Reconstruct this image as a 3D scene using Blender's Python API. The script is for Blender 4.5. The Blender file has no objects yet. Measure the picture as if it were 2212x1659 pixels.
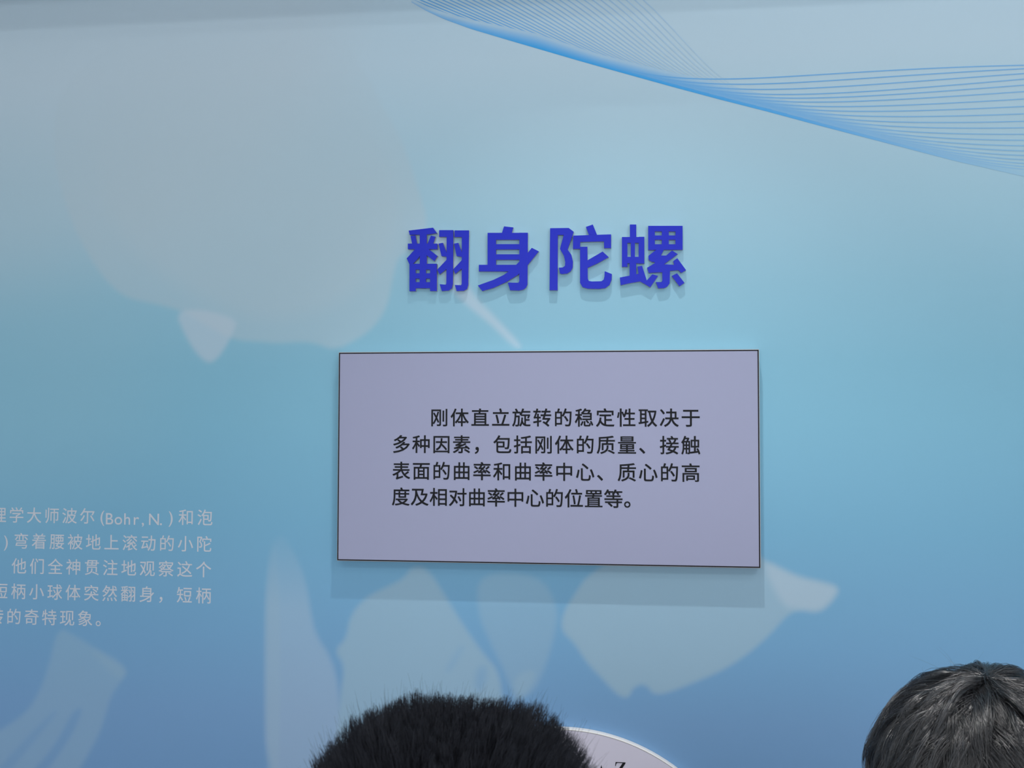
import bpy, bmesh, math, random
import numpy as np
from mathutils import Vector, Matrix

random.seed(7); rng = np.random.default_rng(7)
sc = bpy.context.scene
C = sc.collection

# ------------------------------------------------------------------ camera
F_PX = 2300.0; W_PX, H_PX = 2212.0, 1659.0
PANEL_X, PANEL_Z, PANEL_D = -0.50, 1.875, 0.022     # top left corner of the text panel, its depth off the wall
PW, PH = 0.70, 0.3514
cam_pos = Vector((PANEL_X + 0.5203, -(1.759 + PANEL_D), PANEL_Z - 0.1277))
fwd = Vector((-0.1258, 0.99117, 0.0414)).normalized()
upv = Vector((0.0033, -0.0413, 0.99914))
right = fwd.cross(upv).normalized(); upv = right.cross(fwd).normalized()
cam = bpy.data.cameras.new('camera'); cam_o = bpy.data.objects.new('camera', cam); C.objects.link(cam_o)
cam_o.matrix_world = Matrix(((right.x, upv.x, -fwd.x, cam_pos.x), (right.y, upv.y, -fwd.y, cam_pos.y),
                             (right.z, upv.z, -fwd.z, cam_pos.z), (0, 0, 0, 1)))
cam.sensor_width = 36; cam.sensor_fit = 'HORIZONTAL'; cam.lens = 36 * F_PX / W_PX
cam.clip_start = 0.01
cam.dof.use_dof = True; cam.dof.focus_distance = 1.75; cam.dof.aperture_fstop = 26
sc.camera = cam_o

def at(px, py, depth=0.0):
    """world point on the plane standing `depth` off the mural wall, seen at pixel (px, py)"""
    d = fwd + right * ((px - W_PX / 2) / F_PX) + upv * (-(py - H_PX / 2) / F_PX)
    t = (-depth - cam_pos.y) / d.y
    return cam_pos + d * t
def at_dist(px, py, dist):
    d = fwd + right * ((px - W_PX / 2) / F_PX) + upv * (-(py - H_PX / 2) / F_PX)
    return cam_pos + d * dist

# ------------------------------------------------------------------ world, lights, exposure
w = bpy.data.worlds.new('world'); sc.world = w; w.use_nodes = True
w.node_tree.nodes['Background'].inputs[0].default_value = (0.8, 0.85, 1, 1)
w.node_tree.nodes['Background'].inputs[1].default_value = 0.05
sc.view_settings.view_transform = 'Standard'; sc.view_settings.look = 'None'
sc.view_settings.gamma = 1.0; sc.view_settings.exposure = 0.02
sc.view_settings.use_curve_mapping = False
sc.cycles.use_denoising = True
sc.cycles.max_bounces = 6

ROOM = (-3.0, 3.2, -4.6, 0.0, 3.50)      # x0 x1 y0 y1(mural wall) height
LIGHTS = {}
def point_light(name, loc, power, radius, col):
    l = bpy.data.lights.new(name, 'POINT'); l.energy = power; l.shadow_soft_size = radius; l.color = col
    o = bpy.data.objects.new(name, l); o.location = loc; C.objects.link(o); return o
def area_light(name, loc, power, sx, sy, col):
    l = bpy.data.lights.new(name, 'AREA'); l.energy = power; l.shape = 'RECTANGLE'; l.size = sx; l.size_y = sy; l.color = col
    o = bpy.data.objects.new(name, l); o.location = loc; C.objects.link(o); return o
LAMP_A = (1.10, -1.85, 3.40)             # downlight out in the room, right of the panel
LAMP_B = (-0.03, -0.65, 3.40)            # recessed downlight close to the mural wall, grazing it
def spot_light(name, loc, power, radius, col, half, blend):
    l = bpy.data.lights.new(name, 'SPOT'); l.energy = power; l.shadow_soft_size = radius; l.color = col
    l.spot_size = 2 * math.radians(half); l.spot_blend = blend
    o = bpy.data.objects.new(name, l); o.location = loc; C.objects.link(o); return o
_a = spot_light('downlight_bulb', LAMP_A, 18.5, 0.05, (1.0, 0.98, 0.97), 45, 1.0)
_a.rotation_euler = (Vector((0.5, 0, 1.9)) - Vector(LAMP_A)).to_track_quat('-Z', 'Y').to_euler()
spot_light('downlight_bulb', LAMP_B, 94, 0.015, (1.0, 0.98, 0.97), 32.5, 1.0)
PANELS = [(-0.6, -3.0), (1.5, -3.0)]
for (x, y) in PANELS:
    area_light('ceiling_panel_glow', (x, y, ROOM[4] - 0.045), 10, 1.15, 0.55, (0.97, 0.985, 1.0))

FILL_PANE = (-1.6, 2.6, 0.9, 2.5)              # unseen fill-light pane added behind the camera: x0 x1 z0 z1
_w = area_light('fill_pane_glow', ((FILL_PANE[0] + FILL_PANE[1]) / 2, ROOM[2] + 0.06, (FILL_PANE[2] + FILL_PANE[3]) / 2), 46, FILL_PANE[1] - FILL_PANE[0], FILL_PANE[3] - FILL_PANE[2], (0.97, 0.985, 1.0))
_w.rotation_euler = (math.radians(90), 0, 0)

# ------------------------------------------------------------------ helpers
def lin(r, g, b):
    return tuple(((c / 255) / 12.92 if c / 255 <= 0.04045 else ((c / 255 + 0.055) / 1.055) ** 2.4) for c in (r, g, b))
def mat(name, rgb, rough=0.6, spec=0.4, noise=0.0, nscale=40, coat=0.0):
    m = bpy.data.materials.new(name); m.use_nodes = True
    nt = m.node_tree; b = nt.nodes['Principled BSDF']
    b.inputs['Base Color'].default_value = (*rgb, 1); b.inputs['Roughness'].default_value = rough
    b.inputs['Specular IOR Level'].default_value = spec; b.inputs['Coat Weight'].default_value = coat
    if noise:
        tc = nt.nodes.new('ShaderNodeTexCoord'); n = nt.nodes.new('ShaderNodeTexNoise'); n.inputs['Scale'].default_value = nscale
        mx = nt.nodes.new('ShaderNodeMix'); mx.data_type = 'RGBA'
        mx.inputs[6].default_value = (*[c * (1 - noise) for c in rgb], 1); mx.inputs[7].default_value = (*[min(1, c * (1 + noise)) for c in rgb], 1)
        nt.links.new(tc.outputs['Object'], n.inputs['Vector']); nt.links.new(n.outputs['Fac'], mx.inputs[0]); nt.links.new(mx.outputs[2], b.inputs['Base Color'])
    return m
def attr_mat(name, attr, rough, spec):
    m = bpy.data.materials.new(name); m.use_nodes = True; nt = m.node_tree; b = nt.nodes['Principled BSDF']
    a = nt.nodes.new('ShaderNodeAttribute'); a.attribute_name = attr; nt.links.new(a.outputs['Color'], b.inputs['Base Color'])
    b.inputs['Roughness'].default_value = rough; b.inputs['Specular IOR Level'].default_value = spec
    return m
def link(name, me, m, parent=None, smooth=False):
    o = bpy.data.objects.new(name, me); C.objects.link(o)
    if m: me.materials.append(m)
    if parent: o.parent = parent
    if smooth: me.polygons.foreach_set('use_smooth', [True] * len(me.polygons))
    return o
def np_mesh(name, V, Fq):
    """mesh from a vertex array and an (n,4) or (n,3) face array"""
    me = bpy.data.meshes.new(name); V = np.asarray(V, np.float32); Fq = np.asarray(Fq, np.int32); k = Fq.shape[1]
    me.vertices.add(len(V)); me.vertices.foreach_set('co', V.ravel())
    me.loops.add(Fq.size); me.loops.foreach_set('vertex_index', Fq.ravel())
    me.polygons.add(len(Fq)); me.polygons.foreach_set('loop_start', np.arange(0, Fq.size, k, dtype=np.int32))
    me.update(calc_edges=True); me.validate(); return me
def py_mesh(name, V, Fc):
    me = bpy.data.meshes.new(name); me.from_pydata([tuple(v) for v in V], [], Fc); me.update(); return me
def thing(name, label, cat, loc=(0, 0, 0), group=None):
    o = bpy.data.objects.new(name, None); C.objects.link(o); o.location = loc; o.empty_display_size = 0.05
    tag(o, label, cat, group); return o
def tag(o, label, cat, group=None):
    o['label'] = label; o['category'] = cat
    if group: o['group'] = group
    return o
def box_me(name, x0, x1, y0, y1, z0, z1, bevel=0.0):
    bm = bmesh.new(); bmesh.ops.create_cube(bm, size=1)
    for v in bm.verts:
        v.co = Vector(((x0 + x1) / 2 + v.co.x * (x1 - x0), (y0 + y1) / 2 + v.co.y * (y1 - y0), (z0 + z1) / 2 + v.co.z * (z1 - z0)))
    if bevel: bmesh.ops.bevel(bm, geom=bm.edges[:], offset=bevel, segments=2, affect='EDGES')
    me = bpy.data.meshes.new(name); bm.to_mesh(me); bm.free(); return me
def struct(name, me, m):
    o = link(name, me, m); o['kind'] = 'structure'; return o

# ------------------------------------------------------------------ mural print colours (a printed vinyl: sky-like gradient and ghosted shapes)
GRAD = [  # height above the panel's bottom edge (m) -> ink colour, sRGB
    (-1.5, (106, 146, 190)), (-0.60, (112, 152, 198)), (-0.26, (126, 169, 211)), (-0.13, (126, 177, 215)), (0.06, (128, 186, 216)), (0.23, (137, 195, 219)), (0.33, (140, 196, 218)),
    (0.46, (153, 202, 221)), (0.60, (171, 211, 227)), (0.72, (183, 215, 229)), (0.85, (196, 221, 234)), (1.0, (199, 223, 236)), (1.9, (202, 224, 236))]
GRAD_L = [(h, np.array(lin(*c))) for h, c in GRAD]
ZB = PANEL_Z - PH
def grad(z):
    z = np.asarray(z) - ZB
    hs = [g[0] for g in GRAD_L]
    return np.stack([np.interp(z, hs, [g[1][k] for g in GRAD_L]) for k in range(3)], -1)
def wallpoly(pts):
    return np.array([(p.x, p.z) for p in (at(x, y) for x, y in pts)])
def sdist(P, poly):
    """signed distance (inside > 0) of points P to polygon"""
    d = np.full(len(P), 1e9); ins = np.zeros(len(P), bool); n = len(poly)
    for i in range(n):
        a, b = poly[i], poly[(i + 1) % n]; e = b - a
        t = np.clip(((P - a) @ e) / max(e @ e, 1e-12), 0, 1)
        q = P - a - t[:, None] * e; d = np.minimum(d, (q * q).sum(1))
        c = ((a[1] > P[:, 1]) != (b[1] > P[:, 1]))
        xi = a[0] + (P[:, 1] - a[1]) / (b[1] - a[1] if abs(b[1] - a[1]) > 1e-12 else 1e-12) * e[0]
        ins ^= c & (P[:, 0] < xi)
    d = np.sqrt(d); return np.where(ins, d, -d)
def smooth_closed(pts, it=2):
    P = np.array(pts, float)
    for _ in range(it):
        Q = np.roll(P, -1, 0); P = np.stack([0.75 * P + 0.25 * Q, 0.25 * P + 0.75 * Q], 1).reshape(-1, 2)
    return P
PX = 0.77e-3
# (outline in photo pixels, edge softness px, ink colour, strength)
PALE = (200, 216, 228); ICE = (166, 197, 214); ASH = (191, 210, 219)
GHOSTS = [
    ([(-900, -300), (820, -300), (760, 40), (640, 300), (420, 460), (100, 600), (-900, 700)], 150, (201, 213, 221), 0.40),
    ([(-900, 300), (250, 300), (330, 700), (300, 1100), (-900, 1150)], 190, (166, 201, 214), 0.22),
    ([(560, 20), (735, 80), (765, 120), (800, 175), (830, 235), (862, 290), (885, 350), (905, 415), (925, 480), (905, 540), (862, 548), (848, 600), (838, 660),
      (810, 705), (770, 735), (720, 757), (685, 742), (650, 738), (600, 742), (560, 738), (505, 735), (440, 700), (395, 672), (330, 655), (265, 642), (215, 590), (165, 505), (135, 420), (115, 330), (120, 200), (250, 80)], 9, ASH, 0.52, 40, 420),
    ([(590, 60), (770, 150), (870, 420), (850, 540), (800, 600), (740, 655), (640, 685), (560, 690), (500, 670), (430, 640), (300, 560), (200, 400), (200, 200), (400, 90)], 34, ASH, 0.35, 60, 450),
    ([(378, 672), (440, 668), (512, 690), (505, 715), (490, 745), (470, 775), (450, 786), (425, 765), (400, 725)], 9, PALE, 0.62),
    ([(935, 500), (965, 500), (1012, 628), (1075, 690), (1130, 750), (1112, 752), (1060, 700), (990, 645), (950, 590)], 9, PALE, 0.62),
    ([(600, 1140), (640, 1200), (662, 1262), (672, 1330), (682, 1372), (716, 1422), (735, 1500), (740, 1720), (575, 1720), (573, 1400), (576, 1240)], 10, PALE, 0.34, 1130, 1320),
    ([(572, 1180), (604, 1150), (606, 1720), (573, 1720)], 7, ICE, 0.30, 1140, 1300),
    ([(888, 1225), (922, 1225), (962, 1288), (1000, 1350), (1042, 1410), (1076, 1448), (1085, 1500), (1085, 1545), (1100, 1720), (720, 1720), (735, 1500), (745, 1438), (722, 1405), (748, 1380),
      (756, 1330), (790, 1290), (842, 1265), (872, 1250)], 9, ICE, 0.72),
    ([(1035, 1235), (1165, 1240), (1205, 1310), (1200, 1365), (1178, 1440), (1150, 1500), (1112, 1505), (1085, 1440), (1060, 1390), (1030, 1320)], 11, ICE, 0.42),
    ([(1112, 1455), (1165, 1445), (1128, 1515), (1105, 1515)], 9, ICE, 0.40),
    ([(1275, 1235), (1240, 1285), (1216, 1325), (1212, 1362), (1240, 1388), (1268, 1432), (1300, 1465), (1330, 1497), (1345, 1506), (1358, 1506), (1368, 1486), (1384, 1478), (1398, 1482), (1412, 1500), (1442, 1497),
      (1500, 1474), (1560, 1449), (1620, 1410), (1668, 1366), (1700, 1328), (1730, 1316), (1768, 1324), (1797, 1300), (1815, 1268), (1770, 1256), (1720, 1245), (1660, 1214), (1600, 1180), (1400, 1170)], 8, ICE, 0.80),
    ([(1640, 1205), (1720, 1246), (1770, 1257), (1814, 1270), (1795, 1300), (1768, 1322), (1725, 1316), (1690, 1310)], 12, PALE, 0.42),
    ([(125, 1355), (160, 1372), (205, 1400), (276, 1443), (262, 1472), (240, 1500), (228, 1545), (212, 1592), (150, 1700), (-60, 1700), (-40, 1600), (55, 1545), (88, 1490), (105, 1440)], 10, ICE, 0.38),
    ([(190, 1395), (276, 1441), (262, 1472), (225, 1440)], 12, ICE, 0.25),
]
DARKS = [  # gaps between the ghosted fingers and folds: background ink showing through
    ([(158, 1532), (182, 1530), (150, 1600), (75, 1700), (40, 1700), (120, 1610)], 9, 0.75),
    ([(110, 1540), (128, 1535), (60, 1620), (0, 1690), (-30, 1690), (40, 1610)], 9, 0.5),
    ([(990, 1400), (1005, 1395), (975, 1450), (960, 1450)], 12, 0.35),
    ([(1030, 1440), (1055, 1440), (1045, 1490), (1025, 1490)], 12, 0.5),
]
def ink(x, z):
    """linear ink colour of the print at wall positions"""
    P = np.stack([x, z], -1); base = grad(z); col = base.copy()
    for pts, soft, c, k, *fade in GHOSTS:
        poly = wallpoly(smooth_closed(pts)); s = soft * PX
        box = (P[:, 0] > poly[:, 0].min() - 3 * s) & (P[:, 0] < poly[:, 0].max() + 3 * s) & (P[:, 1] > poly[:, 1].min() - 3 * s) & (P[:, 1] < poly[:, 1].max() + 3 * s)
        if not box.any(): continue
        m = np.zeros(len(P)); m[box] = np.clip(sdist(P[box], poly) / (2 * s) + 0.5, 0, 1); m = m * m * (3 - 2 * m) * k
        if fade:                                              # printed fade-out along the height
            za, zb_ = at(700, fade[0]).z, at(700, fade[1]).z; m = m * np.clip((z - za) / (zb_ - za), 0, 1)
        m = m[:, None]; col = col * (1 - m) + np.array(lin(*c)) * m
    for pts, soft, k in DARKS:
        poly = wallpoly(smooth_closed(pts)); s = soft * PX
        m = np.clip(sdist(P, poly) / (2 * s) + 0.5, 0, 1); m = (m * m * (3 - 2 * m) * k)[:, None]
        col = col * (1 - m) + base * m
    return col

# ------------------------------------------------------------------ setting
x0, x1, y0, y1, zc = ROOM
def dense(a, b, lo, hi, step, coarse):
    return np.unique(np.round(np.concatenate([np.arange(a, lo, coarse), np.arange(lo, hi, step), np.arange(hi, b, coarse), [b]]), 5))
gx = dense(x0, x1, -1.25, 1.12, 0.004, 0.12); gz = dense(0.0, zc, 0.98, 2.60, 0.004, 0.12)
GX, GZ = np.meshgrid(gx, gz); nx, nz = len(gx), len(gz)
V = np.stack([GX.ravel(), np.zeros(nx * nz), GZ.ravel()], -1)
ii = (np.arange(nz - 1)[:, None] * nx + np.arange(nx - 1)[None, :]).ravel()
wall_me = np_mesh('wall_front', V, np.stack([ii, ii + 1, ii + nx + 1, ii + nx], -1))
ca = wall_me.color_attributes.new('ink', 'FLOAT_COLOR', 'POINT')
cols = np.ones((nx * nz, 4), np.float32); cols[:, :3] = ink(V[:, 0], V[:, 2]); ca.data.foreach_set('color', cols.ravel())
wall = struct('wall_front', wall_me, attr_mat('mural_print', 'ink', 0.55, 0.25))

m_wall = mat('white_paint', lin(225, 226, 228), 0.8, 0.2, 0.02, 30)
m_ceil = mat('ceiling_paint', lin(235, 235, 235), 0.9, 0.2, 0.015, 20)
m_floor = mat('grey_floor', lin(120, 122, 126), 0.5, 0.4, 0.12, 12)
def slab(name, a, b, m):
    return struct(name, box_me(name, a[0], b[0], a[1], b[1], a[2], b[2]), m)
slab('floor', (x0, y0, -0.05), (x1, y1, 0.0), m_floor)
slab('ceiling', (x0, y0, zc), (x1, y1, zc + 0.05), m_ceil)
slab('wall_left', (x0 - 0.05, y0, 0), (x0, y1, zc), m_wall)
slab('wall_right', (x1, y0, 0), (x1 + 0.05, y1, zc), m_wall)
slab('wall_back', (x0, y0 - 0.05, 0), (x1, y0, zc), m_wall)
m_fill = bpy.data.materials.new('fill_glow_pane'); m_fill.use_nodes = True
_b = m_fill.node_tree.nodes['Principled BSDF']; _b.inputs['Base Color'].default_value = (.8, .85, .9, 1)
_b.inputs['Emission Color'].default_value = (.9, .95, 1, 1); _b.inputs['Emission Strength'].default_value = 1.0
fill_pane = struct('fill_pane_1', box_me('fill_pane_1', FILL_PANE[0], FILL_PANE[1], y0, y0 + 0.02, FILL_PANE[2], FILL_PANE[3]), m_fill)  # glowing pane and frame added for frontal fill, no real window
fb = bmesh.new()
for a, b, c, d in ((FILL_PANE[0] - .06, FILL_PANE[1] + .06, FILL_PANE[2] - .06, FILL_PANE[2]), (FILL_PANE[0] - .06, FILL_PANE[1] + .06, FILL_PANE[3], FILL_PANE[3] + .06), (FILL_PANE[0] - .06, FILL_PANE[0], FILL_PANE[2], FILL_PANE[3]), (FILL_PANE[1], FILL_PANE[1] + .06, FILL_PANE[2], FILL_PANE[3])):
    _m = box_me('f', a, b, y0, y0 + .05, c, d); fb.from_mesh(_m)
_m = bpy.data.meshes.new('fill_pane_frame'); fb.to_mesh(_m); fb.free(); link('fill_pane_frame', _m, m_ceil, fill_pane)
# unseen rail on brackets, added above the mural to shade the print's top
RAIL_D = 0.13; _zs = at(1106, 42).z; RAIL_Z = _zs + (LAMP_A[2] - _zs) * RAIL_D / -LAMP_A[1]
slab('shade_rail_1', (x0, -RAIL_D, RAIL_Z), (x1, -RAIL_D + 0.03, RAIL_Z + 0.065), m_wall)
for k in range(6):
    bx = x0 + 0.3 + k * 1.1
    o = link('bracket', box_me('bracket', bx, bx + 0.03, -RAIL_D + 0.028, 0.0, RAIL_Z + 0.03, RAIL_Z + 0.055), m_wall, bpy.data.objects['shade_rail_1'])

# printed wave of fine lines (part of the mural)
def bez(p0, p1, p2, p3, n):
    t = np.linspace(0, 1, n)[:, None]
    return (1 - t) ** 3 * p0 + 3 * (1 - t) ** 2 * t * p1 + 3 * (1 - t) * t * t * p2 + t ** 3 * p3
ENV = np.array([(840, -28), (885, 0), (918, 20), (960, 40), (1020, 62), (1106, 88), (1150, 101), (1250, 130), (1350, 158), (1450, 186), (1550, 213), (1660, 241), (1760, 268), (1860, 294), (1960, 320), (2060, 346), (2140, 364), (2212, 380), (2320, 402)], float)
s_env = np.concatenate([[0], np.cumsum(np.hypot(*np.diff(ENV, axis=0).T))])
def env(x): return np.array([x, np.interp(x, ENV[:, 0], ENV[:, 1])])
def env_t(x):
    d = env(x + 40) - env(x - 40); return d / np.hypot(*d)
waveV, waveF, waveC = [], [], []
def ribbon(pts, width, strength, rgb, lift):
    """pts in photo pixels on the wall, width px, strength per point 0..1"""
    P = np.array([(q.x, q.z) for q in (at(x, y) for x, y in pts)])
    T = np.gradient(P, axis=0); T /= np.linalg.norm(T, axis=1)[:, None]; N = np.stack([-T[:, 1], T[:, 0]], -1)
    base = ink(P[:, 0], P[:, 1]); k = np.clip(np.broadcast_to(strength, len(P)), 0, 1)[:, None]
    col = base * (1 - k) + np.array(rgb) * k
    s = len(waveV); h = width * PX / 2
    for p, n, c in zip(P, N, col):
        for sg in (1, -1):
            waveV.append((p[0] + sg * n[0] * h, -lift, p[1] + sg * n[1] * h)); waveC.append((*c, 1))
    for i in range(len(P) - 1):
        a = s + 2 * i; waveF.append((a, a + 1, a + 3, a + 2))
BLUE = lin(66, 172, 240); BLUE2 = lin(84, 172, 236)
lift = 0.0002
# left fan: lines falling from the top towards the lower right, dying away where they near the wave
NL = 30
for i in range(NL):
    u = i / (NL - 1)
    xs = 885 + 16.5 * i + 1.5 * u * i            # where each crosses the photo's top edge
    p0 = np.array([xs - 60, -30.0]); xe = 1250 + 360 * u; e = env(xe) - np.array([0, 4 + 26 * u])
    sl = np.array([1, 0.46 + 0.08 * u])
    pts = bez(p0, p0 + sl * (e[0] - p0[0]) * 0.33, e - np.array([1, 0.30 + 0.05 * u]) * (e[0] - p0[0]) * 0.33, e, 40)
    t = np.linspace(0, 1, 40); lift += 4e-6
    ribbon(pts, 2.6, (0.85 - 0.60 * u) * np.clip(1.15 - 0.85 * t * (0.3 + u * 0.8), 0, 1), BLUE2, lift)
# solid core of the wave along its lower edge: lines packed until they merge
def band(xa, xb, h0, h1, k0, k1, n=70, rows=7):
    global lift
    X = np.linspace(xa, xb, n); t = np.linspace(0, 1, n)
    for r in range(rows):
        lift += 4e-6
        off = (np.interp(t, np.linspace(0, 1, len(h0)), h0)) * (r + 0.5) / rows
        pts = [env(x) - np.array([0, o]) for x, o in zip(X, off)]
        ribbon(pts, max(h0) / rows * 1.25 + 0.6, np.interp(t, np.linspace(0, 1, len(k0)), k0) * (1 - (r / rows) ** 1.3 * 0.9) + h1, BLUE, lift)
band(890, 2230, [3, 18, 30, 24, 28, 34, 34, 32, 30, 26, 18], 0.0, [0.5, 0.85, 1, 1, 1, 0.95, 0.9, 0.75, 0.55, 0.35, 0.12], 0, 90, 10)
# right fan: each line leaves the wave and sweeps out to the right
ends = [141, 148.5, 159, 171, 184, 198, 214, 230, 246, 262, 276, 290, 303, 315, 326, 336, 345, 353, 360, 366]
for i, ye in enumerate(ends):
    u = i / (len(ends) - 1); xm = 1330 + 640 * u
    a = env(xm) - np.array([0, 7]); ta = env_t(xm)
    xe = 2212.0; slope = -0.105 + 0.02 * (i < 2) + 0.19 * u ** 1.2
    if i < 4: slope = [-0.022, -0.05, -0.07, -0.085][i]
    e = np.array([xe, ye])
    L = e[0] - a[0]
    k = 0.23 - 0.0 * u
    pts = bez(a, a + ta * L * k, e - np.array([1, slope]) * L * (0.56 - 0.1 * u), e, 60)
    on = np.array([[e[0] + d, e[1] + slope * d - 0.00006 * d * d] for d in np.linspace(30, 900, 30)]); pts = np.concatenate([pts, on])
    t = np.concatenate([np.linspace(0, 1, 60), np.linspace(1.05, 4.0, 30)]); lift += 4e-6
    ribbon(pts, 2.7, (0.86 - 0.42 * u) * np.clip(1 - 0.25 * t, 0, 1), BLUE2, lift)
wv = py_mesh('printed_wave', waveV, waveF)
a_ = wv.color_attributes.new('ink', 'FLOAT_COLOR', 'POINT'); a_.data.foreach_set('color', np.array(waveC, np.float32).ravel())
wo = link('printed_wave', wv, bpy.data.materials['mural_print'], wall)
wo['label'] = 'printed blue wave of fine lines'

# ------------------------------------------------------------------ lettering
_gl = {}
def glyph(ch):
    key = ch
    if key not in _gl:
        cu = bpy.data.curves.new('glyph', 'FONT'); cu.body = ch; cu.resolution_u = 4
        o = bpy.data.objects.new('glyph', cu); C.objects.link(o); dg = bpy.context.evaluated_depsgraph_get(); dg.update()
        me = o.evaluated_get(dg).to_mesh()
        _gl[key] = ([(v.co.x, v.co.y) for v in me.vertices], [tuple(p.vertices) for p in me.polygons])
        o.evaluated_get(dg).to_mesh_clear(); bpy.data.objects.remove(o); bpy.data.curves.remove(cu)
    return _gl[key]
def set_text(name, items, y, m, parent, offset):
    """items: (char, x centre, z centre, em, own centre or None) laid flat on plane y"""
    V, Fc = [], []
    for ch, cx, cz, em, ctr in items:
        gv, gf = glyph(ch); cxx, cyy = ctr if ctr else (0.5, 0.38)
        for q, (ox, oy) in enumerate(((-1, -1), (1, -1), (1, 1), (-1, 1)) if offset else ((0, 0),)):   # heavier strokes
            s = len(V)
            V += [(cx + (x - cxx + ox * offset) * em, y - q * 2e-6, cz + (yy - cyy + oy * offset) * em) for x, yy in gv]; Fc += [tuple(i + s for i in f) for f in gf]
    return link(name, py_mesh(name, V, Fc), m, parent)
def row(chars, xa, xb, xr, yr, depth, em):
    """centres spread evenly between two photo columns; height read once per row"""
    z = at(xr, yr, depth).z; n = len(chars); X0, X1 = at(xa, yr, depth).x, at(xb, yr, depth).x
    return [(c, X0 + (X1 - X0) * i / (n - 1), z, em, None) for i, c in enumerate(chars) if c != ' ']

# the pale paragraph printed on the mural, cut off by the photo's left edge
m_pale = mat('pale_print', lin(214, 218, 226), 0.6, 0.25)
EMW = 37.6 * 0.782e-3
items = []
items += row('理学大师波尔', -2, 189, 230, 1115, 0, EMW)
items += [('和', at(402.5, 1115).x, at(230, 1115).z, EMW, None), ('泡', at(443, 1115).x, at(230, 1115).z, EMW, None)]
zb = at(260, 1133).z
for ch, px in (('(', 221.5), ('B', 237), ('o', 256), ('h', 275), ('r', 295), (',', 309), ('N', 333), ('.', 348), (')', 369)):
    gv, _ = glyph(ch); cxm = (min(v[0] for v in gv) + max(v[0] for v in gv)) / 2
    items.append((ch, at(px, 1115).x, zb + (0.004 if ch in '()' else 0), EMW * 0.98, (cxm, 0.0)))
gv, _ = glyph(')'); cxm = (min(v[0] for v in gv) + max(v[0] for v in gv)) / 2
items.append((')', at(13, 1170).x, at(230, 1185).z, EMW * 0.98, (cxm, 0.0)))
items += row('弯着腰被地上滚动的小陀', 46, 441, 230, 1171.5, 0, EMW)
items += row('他们全神贯注地观察这个', 41.5, 440, 230, 1226, 0, EMW)
items += row('短柄小球体突然翻身', 1, 317.5, 230, 1281.5, 0, EMW)
items += [('，', at(357, 1282).x, at(230, 1281.5).z, EMW, None), ('短', at(398.5, 1282).x, at(230, 1281.5).z, EMW, None), ('柄', at(440, 1282).x, at(230, 1281.5).z, EMW, None)]
items += row('转的奇特现象。', -8, 223, 100, 1333.5, 0, EMW)
t_ = set_text('printed_paragraph', items, -0.0003, m_pale, wall, 0.004)
t_['label'] = 'pale printed paragraph'

# ------------------------------------------------------------------ the text panel
m_board = mat('lilac_board', lin(166, 169, 197), 0.55, 0.3)
m_edge = mat('board_edge', lin(205, 198, 198), 0.6, 0.3)
m_dark = mat('dark_print', lin(34, 35, 38), 0.6, 0.1)
pz0, pz1, px0, px1 = PANEL_Z - PH, PANEL_Z, PANEL_X, PANEL_X + PW
E_ = 0.0008
panel = thing('text_panel', 'lilac-grey rectangular panel with four rows of dark writing, mounted below the blue raised title', 'sign', (px0 + PW / 2, 0, pz0))
def kid(name, me, m, parent, **kw):
    o = link(name, me, m, None, **kw); o.parent = parent; o.matrix_parent_inverse = Matrix.Translation(-parent.location); return o
kid('board', box_me('board', px0 - E_, px1 + E_, -PANEL_D, -0.0006, pz0 - E_, pz1 + E_, 0.0006), m_edge, panel)
kid('face_sheet', box_me('face_sheet', px0, px1, -PANEL_D - 0.0004, -PANEL_D + 0.001, pz0, pz1), m_board, panel)
bw = 0.0019; V, Fc = [], []
for (a, b, c, d) in ((px0, px1, pz1 - bw, pz1), (px0, px1, pz0, pz0 + bw), (px0, px0 + bw, pz0 + bw, pz1 - bw), (px1 - bw, px1, pz0 + bw, pz1 - bw)):
    s = len(V); yy = -PANEL_D - 0.0006; V += [(a, yy, c), (b, yy, c), (b, yy, d), (a, yy, d)]; Fc.append((s, s + 1, s + 2, s + 3))
kid('border_line', py_mesh('border_line', V, Fc), m_dark, panel)
EMP = 41.5 * PW / 908
D = PANEL_D
items = row('刚体直立旋转的稳定性取决于', 949, 1492, 1200, 902, D, EMP)
items += row('多种因素，包括刚体的质量、接触', 867, 1492, 1200, 960.5, D, EMP)
items += row('表面的曲率和曲率中心、质心的高', 867, 1492, 1200, 1019, D, EMP)
items += row('度及相对曲率中心的位置等。', 866, 1368, 1100, 1075, D, EMP)
t_ = set_text('lettering', items, -PANEL_D - 0.0007, m_dark, None, 0.010)
t_.parent = panel; t_.matrix_parent_inverse = Matrix.Translation(-panel.location)

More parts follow.
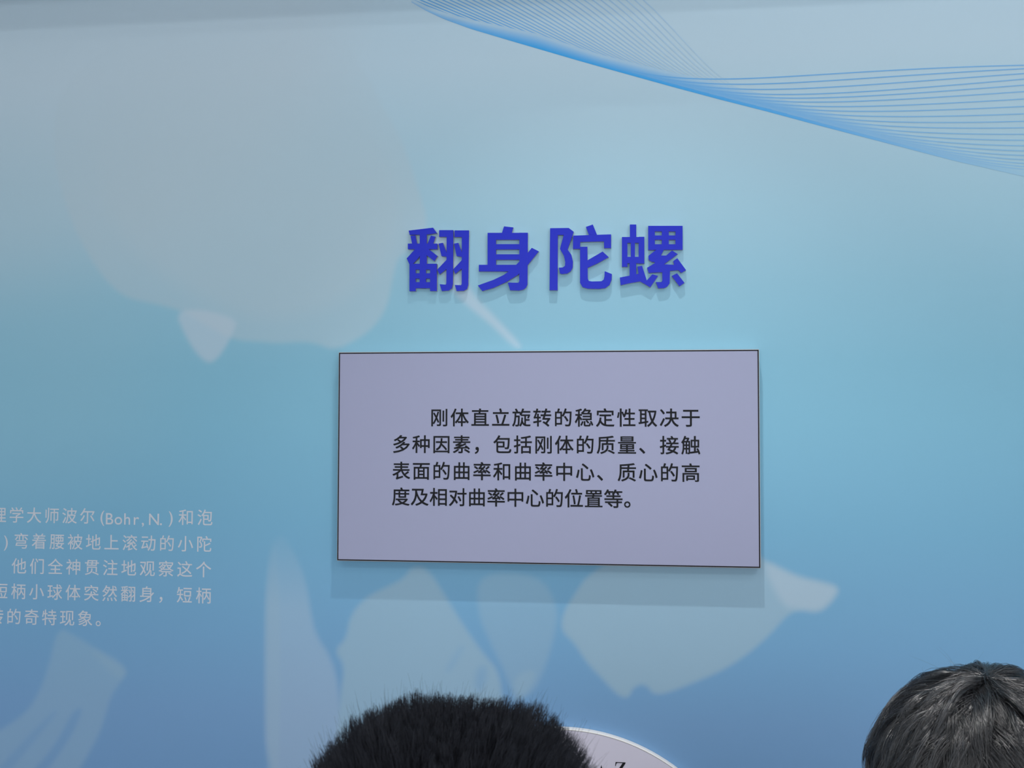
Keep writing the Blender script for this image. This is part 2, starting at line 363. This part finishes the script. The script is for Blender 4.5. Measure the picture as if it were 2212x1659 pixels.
# ------------------------------------------------------------------ raised title characters
m_face = mat('blue_acrylic', lin(40, 52, 200), 0.35, 0.15)
m_body = mat('white_foam_letter', lin(205, 200, 205), 0.6, 0.3)
def R(a, b, c, d): return [(a, b), (c, b), (c, d), (a, d)]
TITLE = {
 '翻': ((850, 470), [
    [(285, 245), (745, 190), (820, 292), (640, 318), (305, 325)], [(320, 345), (410, 335), (445, 500), (352, 500)], [(705, 340), (790, 360), (745, 500), (640, 500)],
    R(495, 300, 625, 880), R(270, 490, 826, 596), [(420, 580), (560, 580), (480, 750), (360, 878), (300, 880), (248, 770)], [(580, 580), (670, 600), (828, 722), (770, 820), (610, 700)],
    R(300, 870, 415, 1388), R(690, 870, 815, 1385), R(300, 870, 815, 980), R(300, 1050, 815, 1150), R(300, 1217, 815, 1332), R(492, 870, 610, 1332),
    R(860, 236, 1126, 362), [(1003, 236), (1128, 236), (1118, 1250), (1100, 1330), (1040, 1375), (910, 1385), (870, 1255), (985, 1265), (996, 1240)],
    [(848, 490), (930, 475), (1010, 690), (1000, 738), (905, 725)], [(820, 985), (1010, 785), (1010, 960), (870, 1070)],
    R(1150, 240, 1422, 366), [(1288, 240), (1422, 240), (1408, 1265), (1385, 1345), (1320, 1380), (1190, 1385), (1155, 1270), (1275, 1275), (1286, 1250)],
    [(1140, 490), (1220, 475), (1300, 690), (1290, 740), (1190, 725)], [(1125, 975), (1295, 795), (1295, 955), (1165, 1060)]]),
 '身': ((1020, 470), [
    [(600, 165), (775, 185), (742, 300), (558, 300)], R(290, 288, 448, 1005), R(292, 287, 1048, 416),
    [(890, 285), (1048, 285), (1042, 1260), (1015, 1320), (960, 1360), (880, 1375), (715, 1370), (670, 1225), (870, 1230), (888, 1200)],
    R(430, 500, 920, 600), R(430, 692, 920, 794), R(125, 890, 960, 1015),
    [(1125, 570), (1255, 635), (1050, 890), (860, 1080), (640, 1215), (400, 1325), (190, 1385), (105, 1280), (400, 1175), (600, 1080), (760, 960), (1000, 720)]]),
 '陀': ((1170, 470), [
    [(160, 200), (305, 200), (300, 1370), (150, 1370)], [(160, 200), (510, 195), (605, 265), (580, 325), (290, 328)],
    [(425, 300), (598, 290), (490, 600), (420, 640), (345, 590)],
    [(345, 590), (480, 590), (560, 700), (590, 830), (585, 940), (550, 1010), (480, 1055), (380, 1065), (345, 1050), (325, 945), (400, 940), (440, 910), (445, 840), (420, 720)],
    [(835, 175), (965, 130), (1045, 325), (892, 328)], [(595, 340), (1310, 315), (1310, 445), (595, 460)], [(595, 345), (730, 345), (724, 590), (590, 590)], [(1172, 325), (1310, 325), (1310, 575), (1180, 575)],
    [(725, 550), (862, 550), (870, 1150), (890, 1195), (950, 1205), (1130, 1200), (1170, 1170), (1185, 1110), (1190, 1010), (1325, 1065), (1320, 1170), (1280, 1270), (1200, 1330), (1080, 1345), (870, 1340), (770, 1310), (725, 1230)],
    [(850, 815), (1150, 640), (1265, 745), (1050, 865), (850, 955)]]),
 '螺': ((1320, 470), [
    R(355, 130, 475, 375), R(205, 368, 308, 928), R(520, 362, 628, 866), R(205, 366, 628, 476), R(205, 740, 628, 862), R(372, 370, 450, 900), R(350, 845, 475, 1120),
    [(165, 1130), (350, 1095), (560, 1050), (625, 1190), (350, 1237), (180, 1275)], [(498, 925), (585, 910), (678, 1200), (625, 1245), (540, 1200)], [(780, 1070), (885, 1100), (740, 1315), (600, 1230), (665, 1195)],
    R(700, 155, 1350, 260), R(700, 336, 1350, 417), R(700, 502, 1350, 606), R(700, 155, 826, 610), R(957, 155, 1088, 604), R(1214, 155, 1350, 602),
    [(705, 720), (860, 600), (1000, 600), (940, 715), (870, 845), (760, 830), (705, 790)], [(850, 715), (1040, 715), (1150, 620), (1258, 688), (985, 890), (820, 860)],
    [(680, 945), (860, 840), (990, 880), (1190, 890), (1172, 820), (1250, 765), (1415, 990), (1325, 1042), (1270, 990), (1110, 1002), (960, 1030), (710, 1042)],
    [(965, 990), (1112, 990), (1105, 1240), (1060, 1300), (1000, 1330), (890, 1335), (845, 1215), (950, 1215), (967, 1190)],
    [(1145, 1100), (1245, 1050), (1385, 1230), (1290, 1295)]]),
}
TD = 0.0095
def prisms(name, polys, ya, yb, m, parent, jit):
    """each stroke a prism from depth ya (front) back to yb"""
    V, Fc = [], []
    for k, pts in enumerate(polys):
        s = len(V); n = len(pts); j = jit * k
        V += [(x, ya + j, z) for x, z in pts] + [(x, yb, z) for x, z in pts]
        Fc.append(tuple(range(s, s + n))); Fc.append(tuple(range(s + 2 * n - 1, s + n - 1, -1)))
        Fc += [(s + i, s + n + i, s + n + (i + 1) % n, s + (i + 1) % n) for i in range(n)]
    me = py_mesh(name, V, Fc); bm = bmesh.new(); bm.from_mesh(me); bmesh.ops.recalc_face_normals(bm, faces=bm.faces[:]); bm.to_mesh(me); bm.free()
    return kid(name, me, m, parent)
DESC = {'翻': 'leftmost of the four blue raised title characters above the lilac panel',
        '身': 'second blue raised title character from the left, a barred box with long slash',
        '陀': 'third blue raised title character from the left, with a roofed right half',
        '螺': 'rightmost of the four blue raised title characters, four-pane box at upper right'}
for ch, (org, strokes) in TITLE.items():
    polys = []
    for st in strokes:
        Q = [at(org[0] + x / 8.7333, org[1] + y / 8.7333, TD) for x, y in st]; polys.append([(q.x, q.z) for q in Q])
    xs = [p[0] for q in polys for p in q]; zs = [p[1] for q in polys for p in q]
    t = thing('title_character', DESC[ch], 'lettering', ((min(xs) + max(xs)) / 2, 0, min(zs)), 'raised title characters on the mural wall')
    prisms('face', polys, -TD, -TD + 0.003, m_face, t, 0.00002)
    prisms('letter_body', polys, -TD + 0.003, -0.0005, m_body, t, 0.00002)

# ------------------------------------------------------------------ round sign at the bottom
m_disc = mat('disc_face', lin(226, 221, 236), 0.5, 0.3); m_rim = mat('disc_rim', lin(238, 236, 232), 0.4, 0.4)
DD = 0.013
top = at(1217, 1574, DD); rgt = at(1462, 1662, DD)
dx, dz = rgt.x - top.x, top.z - rgt.z; rad = (dx * dx + dz * dz) / (2 * dz); cx, cz = top.x, top.z - rad
disc = thing('round_sign', 'round pale lilac sign with white rim and letter Z, behind the spiky-haired head', 'sign', (cx, 0, cz - rad))
def lathe(name, prof, n=160):
    V, Fc = [], []
    for i in range(n):
        a = 2 * math.pi * i / n
        V += [(cx + r * math.cos(a), y, cz + r * math.sin(a)) for r, y in prof]
    k = len(prof)
    for i in range(n):
        for j in range(k - 1):
            Fc.append((i * k + j, i * k + j + 1, ((i + 1) % n) * k + j + 1, ((i + 1) % n) * k + j))
    return py_mesh(name, V, Fc)
kid('rim', lathe('rim', [(0.0, -0.0005), (rad, -0.0005), (rad, -DD + 0.002), (rad - 0.0006, -DD + 0.0006), (rad - 0.0018, -DD), (rad - 0.0024, -DD + 0.0004), (rad - 0.003, -DD + 0.0012), (0.0, -DD + 0.0012)]), m_rim, disc)
kid('face_sheet', lathe('face_sheet', [(rad - 0.0028, -DD + 0.0008), (rad - 0.003, -DD + 0.0005), (0.0, -DD + 0.0005)]), m_disc, disc)
zq = at(1340, 1656, DD)
# serif Z, its axis arrow runs on down behind the head
zl = [(-.36, .50), (.40, .50), (.40, .44), (-.20, -.44), (.24, -.44), (.34, -.40), (.40, -.22), (.44, -.22), (.40, -.50), (-.44, -.50), (-.44, -.44), (.17, .44), (-.20, .44), (-.30, .40), (-.36, .22), (-.40, .22)]
zw = 0.0265 * 0.8
V = [(zq.x + x * zw, -DD - 0.0002, zq.z - 0.004 + y * zw * 1.05) for x, y in zl]
kid('lettering', py_mesh('lettering', V, [tuple(range(len(V)))]), m_dark, disc)
az = at(1299, 1652, DD)
V = [(az.x - 0.0011, -DD - 0.0002, az.z - 0.02), (az.x + 0.0011, -DD - 0.0002, az.z - 0.02), (az.x + 0.0011, -DD - 0.0002, cz), (az.x - 0.0011, -DD - 0.0002, cz),
     (az.x - 0.005, -DD - 0.0002, az.z - 0.02), (az.x + 0.005, -DD - 0.0002, az.z - 0.02), (az.x, -DD - 0.0002, az.z)]
kid('axis_arrow', py_mesh('axis_arrow', V, [(0, 1, 2, 3), (4, 5, 6)]), m_dark, disc)

# ------------------------------------------------------------------ people
m_skin = mat('skin', lin(205, 160, 132), 0.5, 0.4, 0.05, 25)
m_hair = mat('black_hair', (0.026, 0.028, 0.037), 0.55, 0.35)
m_hair2 = mat('dark_hair', (0.012, 0.012, 0.0145), 0.32, 1.0)
m_hair2.node_tree.nodes['Principled BSDF'].inputs['IOR'].default_value = 1.68
m_iris = mat('dark_iris', lin(50, 36, 28), 0.2, 0.5)
m_eye = mat('eye_white', lin(225, 222, 218), 0.2, 0.5)

def tube_strands(P, rad):
    """P (n,s,3) strand centre lines -> triangular tubes tapering to the tip"""
    n, s, _ = P.shape
    T = np.gradient(P, axis=1); T /= np.linalg.norm(T, axis=2, keepdims=True) + 1e-12
    ref = rng.normal(size=(n, 1, 3)); A = np.cross(T, ref); A /= np.linalg.norm(A, axis=2, keepdims=True) + 1e-12; B = np.cross(T, A)
    tap = np.linspace(1, 0.18, s)[None, :, None] ** 0.8
    r = (np.asarray(rad).reshape(-1, 1, 1)) * tap
    ring = [P + r * (math.cos(a) * A + math.sin(a) * B) for a in (0, 2.094, 4.189)]
    V = np.stack(ring, 2).reshape(-1, 3)
    idx = np.arange(n * s * 3).reshape(n, s, 3); F = []
    for k in range(3):
        a, b = idx[:, :-1, k], idx[:, :-1, (k + 1) % 3]; c, d = idx[:, 1:, (k + 1) % 3], idx[:, 1:, k]
        F.append(np.stack([a, b, c, d], -1).reshape(-1, 4))
    return V, np.concatenate(F)
def ellipsoid(c, r, n=48, m=32, zmin=-1.0):
    V, Fc = [], []
    for j in range(m + 1):
        th = math.pi * j / m * (1 if zmin <= -1 else (math.acos(zmin) / math.pi))
        for i in range(n):
            a = 2 * math.pi * i / n; V.append((c[0] + r[0] * math.sin(th) * math.cos(a), c[1] + r[1] * math.sin(th) * math.sin(a), c[2] + r[2] * math.cos(th)))
    for j in range(m):
        for i in range(n): Fc.append((j * n + i, (j + 1) * n + i, (j + 1) * n + (i + 1) % n, j * n + (i + 1) % n))
    return np.array(V), np.array(Fc)
def scalp(c, r, zlow):
    """hair-covered part of the scalp: no forehead, no face"""
    V, F = ellipsoid(c, r, 56, 40); m = (V[F].mean(1) - np.array(c)) / np.array(r)
    return V, F[(m[:, 2] > zlow) & ~((m[:, 1] > 0.25) & (m[:, 2] < 0.55))]
def unit(v): return v / (np.linalg.norm(v, axis=-1, keepdims=True) + 1e-12)
def merge(parts):
    Vs, Fs, o = [], [], 0
    for V, F in parts: Vs.append(np.asarray(V)); Fs.append(np.asarray(F) + o); o += len(V)
    return np.concatenate(Vs), np.concatenate(Fs)

def chain(pts, radii, n=20, sq=1.0):
    """closed limb: elliptical rings along a poly-line, rounded at both ends; radii (rx, ry)"""
    P = [Vector(p) for p in pts]; R_ = [(r, r) if not isinstance(r, tuple) else r for r in radii]
    V, Fc = [], []
    dirs = [(P[min(i + 1, len(P) - 1)] - P[max(i - 1, 0)]).normalized() for i in range(len(P))]
    rings = []
    d0, d1 = dirs[0], dirs[-1]
    for k in (0.95, 0.7, 0.35): rings.append((P[0] - d0 * R_[0][1] * k * sq, tuple(r * math.sqrt(1 - k * k) for r in R_[0]), d0))
    for p, r, d in zip(P, R_, dirs): rings.append((p, r, d))
    for k in (0.35, 0.7, 0.95): rings.append((P[-1] + d1 * R_[-1][1] * k * sq, tuple(r * math.sqrt(1 - k * k) for r in R_[-1]), d1))
    for p, r, d in rings:
        a = Vector((1, 0, 0)); a = (a - d * a.dot(d))
        if a.length < 0.3: a = Vector((0, 0, 1)); a = a - d * a.dot(d)
        a.normalize(); b = d.cross(a)
        for i in range(n):
            t = 2 * math.pi * i / n; V.append(p + a * (r[0] * math.cos(t)) + b * (r[1] * math.sin(t)))
    m = len(rings)
    for j in range(m - 1):
        for i in range(n): Fc.append((j * n + i, j * n + (i + 1) % n, (j + 1) * n + (i + 1) % n, (j + 1) * n + i))
    Fc.append(tuple(range(n - 1, -1, -1))); Fc.append(tuple(range((m - 1) * n, m * n)))
    return V, Fc
def fused(name, chains, voxel, smooth=6):
    """one continuous surface from overlapping limbs"""
    V, Fc = [], []
    for v, f in chains:
        s = len(V); V += [tuple(p) for p in v]; Fc += [tuple(i + s for i in q) for q in f]
    me = py_mesh(name + '_raw', V, Fc); o = bpy.data.objects.new(name + '_raw', me); C.objects.link(o)
    r = o.modifiers.new('r', 'REMESH'); r.mode = 'VOXEL'; r.voxel_size = voxel
    s = o.modifiers.new('s', 'SMOOTH'); s.iterations = smooth; s.factor = 0.5
    dg = bpy.context.evaluated_depsgraph_get(); dg.update(); out = bpy.data.meshes.new_from_object(o.evaluated_get(dg)); out.name = name
    bpy.data.objects.remove(o); bpy.data.meshes.remove(me); return out

def head_chains(c):
    """c = skull centre; face looks along +y (towards the mural)"""
    x, y, z = c
    def E(dx, dy, dz, rx, ry, rz, n=28, m=18):
        v, f = ellipsoid((x + dx, y + dy, z + dz), (rx, ry, rz), n, m); return [Vector(p) for p in v], [tuple(int(i) for i in q) for q in f]
    L = [E(0, 0, 0, .074, .092, .088, 40, 28), E(0, .018, -.055, .062, .068, .075), E(0, .048, -.098, .034, .034, .026), E(0, .055, -.04, .052, .036, .06)]
    L.append(chain([(x, y + .088, z - .012), (x, y + .100, z - .035), (x, y + .108, z - .050)], [.008, .010, .014], 12))          # nose
    for s in (-1, 1):
        L.append(E(s * .012, .098, -.054, .009, .010, .008, 12, 8))                                                            # nostril wing
        L.append(chain([(x + s * .012, y + .089, z + .006), (x + s * .035, y + .084, z + .009), (x + s * .052, y + .068, z + .004)], [.007, .008, .007], 10))  # brow
        L.append(E(s * .076, -.004, -.028, .009, .018, .032, 16, 12)); L.append(E(s * .075, .006, -.05, .008, .010, .013, 12, 8))  # ear
        L.append(E(s * .040, .062, -.045, .022, .02, .02, 16, 12))                                                             # cheek
    L.append(chain([(x - .024, y + .080, z - .078), (x - .008, y + .090, z - .0745), (x + .008, y + .090, z - .0745), (x + .024, y + .080, z - .078)], [.004, .0065, .0065, .004], 10))
    L.append(chain([(x - .02, y + .080, z - .0855), (x, y + .089, z - .087), (x + .02, y + .080, z - .0855)], [.004, .0075, .004], 10))
    return L
def hand_chains(wrist, side):
    wx, wy, wz = wrist; L = []
    L.append(chain([(wx, wy, wz), (wx, wy + .004, wz - .04), (wx, wy + .010, wz - .085)], [(.018, .026), (.016, .038), (.013, .040)], 16))
    for k, (dy, ln, r) in enumerate(((.030, .072, .0085), (.010, .080, .009), (-.010, .075, .0086), (-.028, .058, .0075))):
        b = Vector((wx, wy + .010 + dy, wz - .085))
        L.append(chain([b, b + Vector((-side * .006, .003, -ln * .45)), b + Vector((-side * .016, .008, -ln * .76)), b + Vector((-side * .028, .012, -ln * .98))], [r, r * .95, r * .88, r * .75], 10))
    b = Vector((wx - side * .004, wy + .028, wz - .028))
    L.append(chain([b, b + Vector((-side * .008, .026, -.028)), b + Vector((-side * .016, .036, -.055)), b + Vector((-side * .022, .040, -.074))], [.012, .0105, .0095, .008], 10))
    return L

def person(skull, hair_me, hair_m, label, shirt_rgb, trouser_rgb):
    """standing figure, back to the camera; skull = centre of the cranium"""
    x, y, z = skull; top = z + .09; H = top; k = H / 1.70
    root = thing('person', label, 'person', (x, y, 0))
    sh = H - .315 * k; hip = .53 * H; kn = .285 * H; an = .07
    chains = head_chains((x, y, z))
    chains.append(chain([(x, y - .012, z - .06), (x, y - .02, z - .14), (x, y - .03, sh + .01)], [.052, .052, .062], 24))
    chains.append(chain([(x, y - .03, sh - .01), (x, y - .03, sh - .10), (x, y - .025, sh - .26), (x, y - .02, hip + .06), (x, y - .025, hip - .03)],
                        [(.10, .075), (.165, .105), (.140, .095), (.145, .10), (.155, .105)], 28))
    arms, legs = [], []
    for s in (-1, 1):
        S = (x + s * .165, y - .03, sh - .035); Eb = (x + s * .215, y - .045, sh - .31 * k); Wr = (x + s * .225, y + .02, sh - .545 * k)
        chains.append(chain([(x + s * .06, y - .03, sh - .005), S], [.06, .058], 20))
        up = [S, tuple((a + b) / 2 for a, b in zip(S, Eb)), Eb]
        chains.append(chain(up + [tuple((a + b) / 2 for a, b in zip(Eb, Wr)), Wr], [.054, .046, .040, .036, .026], 20)); arms.append(up)
        chains += hand_chains(Wr, s)
        leg = [(x + s * .085, y - .025, hip), (x + s * .088, y - .02, (hip + kn) / 2), (x + s * .09, y - .012, kn), (x + s * .09, y - .035, (kn + an) / 2 + .04), (x + s * .09, y - .03, an + .02)]
        chains.append(chain(leg, [.088, .074, .055, .052, .036], 22)); legs.append(leg)
        chains.append(chain([(x + s * .09, y - .05, .045), (x + s * .092, y + .05, .035), (x + s * .095, y + .13, .026)], [(.034, .036), (.038, .028), (.036, .020)], 18))
    body = fused('body', chains, 0.0045, 5)
    kid('body', body, m_skin, root, smooth=True)
    for s in (-1, 1):
        v, f = ellipsoid((x + s * .030, y + .0745, z - .014), (.0125, .0105, .0068), 16, 12); e = kid('eye', np_mesh('eye', v, f), m_eye, root, smooth=True)
        v, f = ellipsoid((x + s * .030, y + .0832, z - .014), (.0056, .0025, .0056), 16, 10); link('iris', np_mesh('iris', v, f), m_iris, e, True)
    c = [chain([(x, y - .03, sh + .012), (x, y - .03, sh - .10), (x, y - .025, sh - .26), (x, y - .02, hip + .06), (x, y - .022, hip - .06)],
               [(.09, .075), (.178, .118), (.155, .110), (.182, .132), (.200, .145)], 28)]
    for s, up in zip((-1, 1), arms):
        c.append(chain([(x + s * .07, y - .03, sh - .002), up[0]], [.07, .070], 20)); c.append(chain([up[0], up[1]], [.069, .064], 20))
    kid('shirt', fused('shirt', c, 0.008, 4), mat('shirt_cloth', lin(*shirt_rgb), 0.85, 0.2, 0.06, 60), root, smooth=True)
    c = [chain([(x, y - .02, hip + .07), (x, y - .025, hip - .03)], [(.158, .112), (.166, .118)], 28)]
    for leg in legs: c.append(chain(leg[:-1] + [(leg[-1][0], leg[-1][1], .075)], [.098, .086, .070, .068, .062], 22))
    kid('trousers', fused('trousers', c, 0.008, 4), mat('trouser_cloth', lin(*trouser_rgb), 0.85, 0.2, 0.06, 60), root, smooth=True)
    for s in (-1, 1):
        c = [chain([(x + s * .09, y - .05, .052), (x + s * .092, y + .05, .043), (x + s * .096, y + .135, .034)], [(.044, .052), (.048, .043), (.045, .034)], 20)]
        me = fused('shoe', c, 0.006, 3)
        for v in me.vertices: v.co.z = max(v.co.z, 0.0)
        kid('shoe', me, mat('shoe_leather', lin(45, 45, 50), 0.5, 0.4, 0.1, 40), root, smooth=True)
    kid('hair', hair_me, hair_m, root, smooth=True)
    return root

# --- person with short spiky hair, nearest the camera
def spiky_hair(top, N=26000):
    """top = highest point of the hair mass (world)"""
    A = np.array([.0925, .106, .078]); EXP = 2.7
    ec = np.array(top) - np.array([0, 0, A[2]]); sk = ec + np.array([0, 0, -.012]); sr = np.array([.072, .090, .070])
    def env_len(p, d):
        lo = np.zeros(len(p)); hi = np.full(len(p), .16)
        for _ in range(22):
            mid = (lo + hi) / 2; q = np.abs((p + d * mid[:, None] - ec) / A) ** EXP
            ins = q.sum(1) < 1; lo = np.where(ins, mid, lo); hi = np.where(ins, hi, mid)
        return lo
    def sample(n):
        d = unit(rng.normal(size=(n * 3, 3))); d = d[(d[:, 2] > -0.35)]
        d = d[~((d[:, 1] > 0.55) & (d[:, 2] < 0.35))][:n]      # forehead stays bare
        return d
    NCL = 800
    cn = sample(NCL); cp = sk + cn * sr
    cd = unit(0.62 * cn + np.array([0.10, -0.05, 0.62]) + rng.normal(size=cn.shape) * 0.17)
    cl = env_len(cp, cd) * np.clip(0.32 + (cn[:, 2] + 0.3) * 0.9, 0.3, 1) * rng.uniform(0.78, 1.12, NCL); crel = (cp + cd * cl[:, None])[:, 0] - ec[0]; cl = cl * (1 + 0.08 * np.exp(-((crel + 0.036) / 0.018) ** 2) - 0.04 * np.exp(-((crel - 0.005) / 0.02) ** 2) + 0.05 * np.exp(-((crel - 0.044) / 0.010) ** 2) - 0.09 * np.exp(-((crel - 0.068) / 0.012) ** 2)); ctip = cp + cd * cl[:, None]
    nn = sample(N); p = sk + nn * sr * 0.99
    d2 = ((nn[:, None, :] - cn[None, :, :]) ** 2).sum(2); j = d2.argmin(1)
    d = unit(0.62 * nn + np.array([0.10, -0.05, 0.62]) + rng.normal(size=nn.shape) * 0.16)
    ln = env_len(p, d) * rng.uniform(0.72, 1.0, len(p)); ln = ln * np.clip(0.32 + (nn[:, 2] + 0.3) * 0.9, 0.3, 1); stray = rng.random(len(p)) < 0.06; ln = np.where(stray, ln * rng.uniform(1.05, 1.45, len(p)), ln)
    rel = (p + d * ln[:, None])[:, 0] - ec[0]; ln = ln * (1 + 0.08 * np.exp(-((rel + 0.036) / 0.018) ** 2) - 0.04 * np.exp(-((rel - 0.005) / 0.02) ** 2) + 0.05 * np.exp(-((rel - 0.044) / 0.010) ** 2) - 0.09 * np.exp(-((rel - 0.068) / 0.012) ** 2))
    tip = p + d * ln[:, None]; mixw = np.where(stray, 0.0, rng.uniform(0.1, 0.8, len(p)))[:, None]
    tip = tip * (1 - mixw) + ctip[j] * mixw
    S = 5; t = np.linspace(0, 1, S)[None, :, None]
    mid = (p + tip) / 2 + nn * 0.004 + rng.normal(size=p.shape) * 0.002
    P = (1 - t) ** 2 * p[:, None] + 2 * (1 - t) * t * mid[:, None] + t * t * tip[:, None]
    V1 = tube_strands(P, np.where(stray, 0.00011, rng.uniform(0.00016, 0.00034, len(p))))
    cap = scalp(sk, sr + .001, 0.1)
    # clipped sides and nape
    hc = sk - np.array([0, 0, .026]); hr = np.array([.0745, .0925, .0885]); q = unit(rng.normal(size=(40000, 3)))
    q = q[(q[:, 2] > -0.62) & (q[:, 2] < 0.55) & (q[:, 1] < 0.38 - 0.5 * (q[:, 2] < 0.05) * (q[:, 2] > -1)) & ~((np.abs(q[:, 0]) > 0.8) & (q[:, 2] < -0.05))][:14000]
    qp = hc + q * hr; qd = unit(q + np.array([0, -.15, -0.75]) + rng.normal(size=q.shape) * 0.22); ql = np.interp(q[:, 2], [-.62, .55], [.006, .022])[:, None, None]
    V3 = tube_strands(qp[:, None] + qd[:, None] * ql * np.linspace(-0.1, 1, 3)[None, :, None], np.full(len(q), 0.0003))
    V, F = merge([cap, V1, V3]); return np_mesh('hair', V, F), sk
top1 = at_dist(978, 1528, 0.62)
hair1, sk1 = spiky_hair((top1.x, top1.y, top1.z))
person((sk1[0], sk1[1], sk1[2] - 0.026), hair1, m_hair, 'person with short spiky black hair, seen from behind in front of the round sign', (70, 74, 84), (48, 52, 62))

# --- person with smoother hair combed from a whorl, at the right edge
def combed_hair(top, N=26000):
    A = np.array([.0985, .112, .108]); ec = np.array(top) - np.array([0, 0, A[2]])
    sr = A - np.array([.011, .011, .011])
    pole = unit(np.array([-.05, -.16, 1.0])); e1 = unit(np.cross(pole, np.array([1.0, 0, 0]))); e2 = np.cross(pole, e1)
    nn = unit(rng.normal(size=(N * 2, 3)))
    nn = nn[(nn[:, 2] > -0.45) & ~((nn[:, 1] > 0.6) & (nn[:, 2] < 0.25))][:N]; n = len(nn)
    th = np.arccos(np.clip(nn @ pole, -1, 1)); ph = np.arctan2(nn @ e2, nn @ e1)
    NC = 1300                                             # locks: strands of one lock share direction and lift
    cth = np.arccos(1 - rng.random(NC) * 1.45); cph = rng.uniform(-math.pi, math.pi, NC)
    cdir = np.sin(cth)[:, None] * (np.cos(cph)[:, None] * e1 + np.sin(cph)[:, None] * e2) + np.cos(cth)[:, None] * pole
    j = ((nn[:, None, :] - cdir[None, :, :]) ** 2).sum(2).argmin(1)
    swirl = 0.18 + rng.normal(size=NC) * 0.45; lift = rng.uniform(0.1, 1.15, NC); wph = rng.uniform(0, 6.28, NC); leng = rng.uniform(0.36, 0.70, NC)
    S = 7; t = np.linspace(0, 1, S)[None, :]
    TH = th[:, None] - 0.30 + leng[j][:, None] * rng.uniform(0.75, 1.15, n)[:, None] * t
    pull = 0.85 * t ** 1.3                                # tips of a lock draw together
    PHc = cph[j][:, None] + swirl[j][:, None] * t * 0.5 / np.maximum(np.sin(TH), 0.25)
    PH = ph[:, None] + swirl[j][:, None] * t * 0.5 / np.maximum(np.sin(TH), 0.25) + rng.normal(size=n)[:, None] * 0.05 * t + 0.035 * np.sin(5 * t + wph[j][:, None])
    dphi = (PHc - PH + math.pi) % (2 * math.pi) - math.pi; PH = PH + np.clip(dphi, -0.45, 0.45) * pull
    hgt = 0.001 + (0.0125 * lift[j] * rng.uniform(0.75, 1.05, n))[:, None] * (np.sin(np.minimum(t * 1.25, 1) * math.pi / 2) - 0.10 * t ** 3)
    dirv = np.sin(TH)[..., None] * (np.cos(PH)[..., None] * e1 + np.sin(PH)[..., None] * e2) + np.cos(TH)[..., None] * pole
    P = ec + dirv * (sr + hgt[..., None])
    V1 = tube_strands(P, rng.uniform(0.00016, 0.00034, n))
    # stray hairs standing off the crown
    m = 160; sd = unit(rng.normal(size=(m, 3)) * np.array([1, .8, .5]) + np.array([0.1, -.1, .8])); sp = ec + sd * (A - .003)
    dd = unit(sd * 0.5 + rng.normal(size=(m, 3)) * 0.55); ll = rng.uniform(.010, .026, m)[:, None, None]; tt = np.linspace(0, 1, 6)[None, :, None]
    Ps = sp[:, None] + dd[:, None] * ll * tt + (rng.normal(size=(m, 1, 3)) * 0.35 - sd[:, None] * 0.3) * ll * tt ** 2
    V2 = tube_strands(Ps, np.full(m, 0.00009))
    cap = scalp(ec, sr + .002, -0.4)
    V, F = merge([cap, V1, V2]); return np_mesh('hair', V, F), ec + np.array([0, 0, .002])
top2 = at_dist(2130, 1439, 0.90)
hair2, sk2 = combed_hair((top2.x, top2.y, top2.z))
person(tuple(sk2), hair2, m_hair2, "person with smooth dark hair combed from the crown, at the photo's right edge", (92, 96, 104), (52, 54, 60))

# ------------------------------------------------------------------ ceiling fittings (overhead, out of frame)
m_white = mat('white_metal', lin(230, 230, 230), 0.4, 0.4); m_glow = bpy.data.materials.new('lamp_diffuser'); m_glow.use_nodes = True
b = m_glow.node_tree.nodes['Principled BSDF']; b.inputs['Emission Color'].default_value = (1, 1, 1, 1); b.inputs['Emission Strength'].default_value = 2.0
def ring(name, c, r0, r1, h, n=40):
    V, Fc = [], []
    prof = [(r0, c[2] + h), (r0, c[2]), (r1, c[2]), (r1, c[2] + h)]
    for i in range(n):
        a = 2 * math.pi * i / n; V += [(c[0] + r * math.cos(a), c[1] + r * math.sin(a), zz) for r, zz in prof]
    for i in range(n):
        for j in range(4): Fc.append((i * 4 + j, i * 4 + (j + 1) % 4, ((i + 1) % n) * 4 + (j + 1) % 4, ((i + 1) % n) * 4 + j))
    return py_mesh(name, V, Fc)
for loc, wh in ((LAMP_A, 'out in the room'), (LAMP_B, 'close to the mural wall')):
    t = thing('downlight', 'round white ceiling downlight ' + wh, 'lamp', (loc[0], loc[1], zc), 'ceiling downlights')
    kid('trim_ring', ring('trim_ring', (loc[0], loc[1], zc - 0.02), 0.055, 0.075, 0.02), m_white, t)
for i, (x, y) in enumerate(PANELS):
    t = thing('ceiling_light', 'flat white rectangular ceiling light panel, ' + ('left' if x < 0 else 'right') + ' one behind the camera', 'lamp', (x, y, zc), 'ceiling light panels')
    kid('frame', box_me('frame', x - 0.62, x + 0.62, y - 0.32, y + 0.32, zc - 0.03, zc, 0.004), m_white, t)
    kid('diffuser', box_me('diffuser', x - 0.58, x + 0.58, y - 0.28, y + 0.28, zc - 0.034, zc - 0.029), m_glow, t)
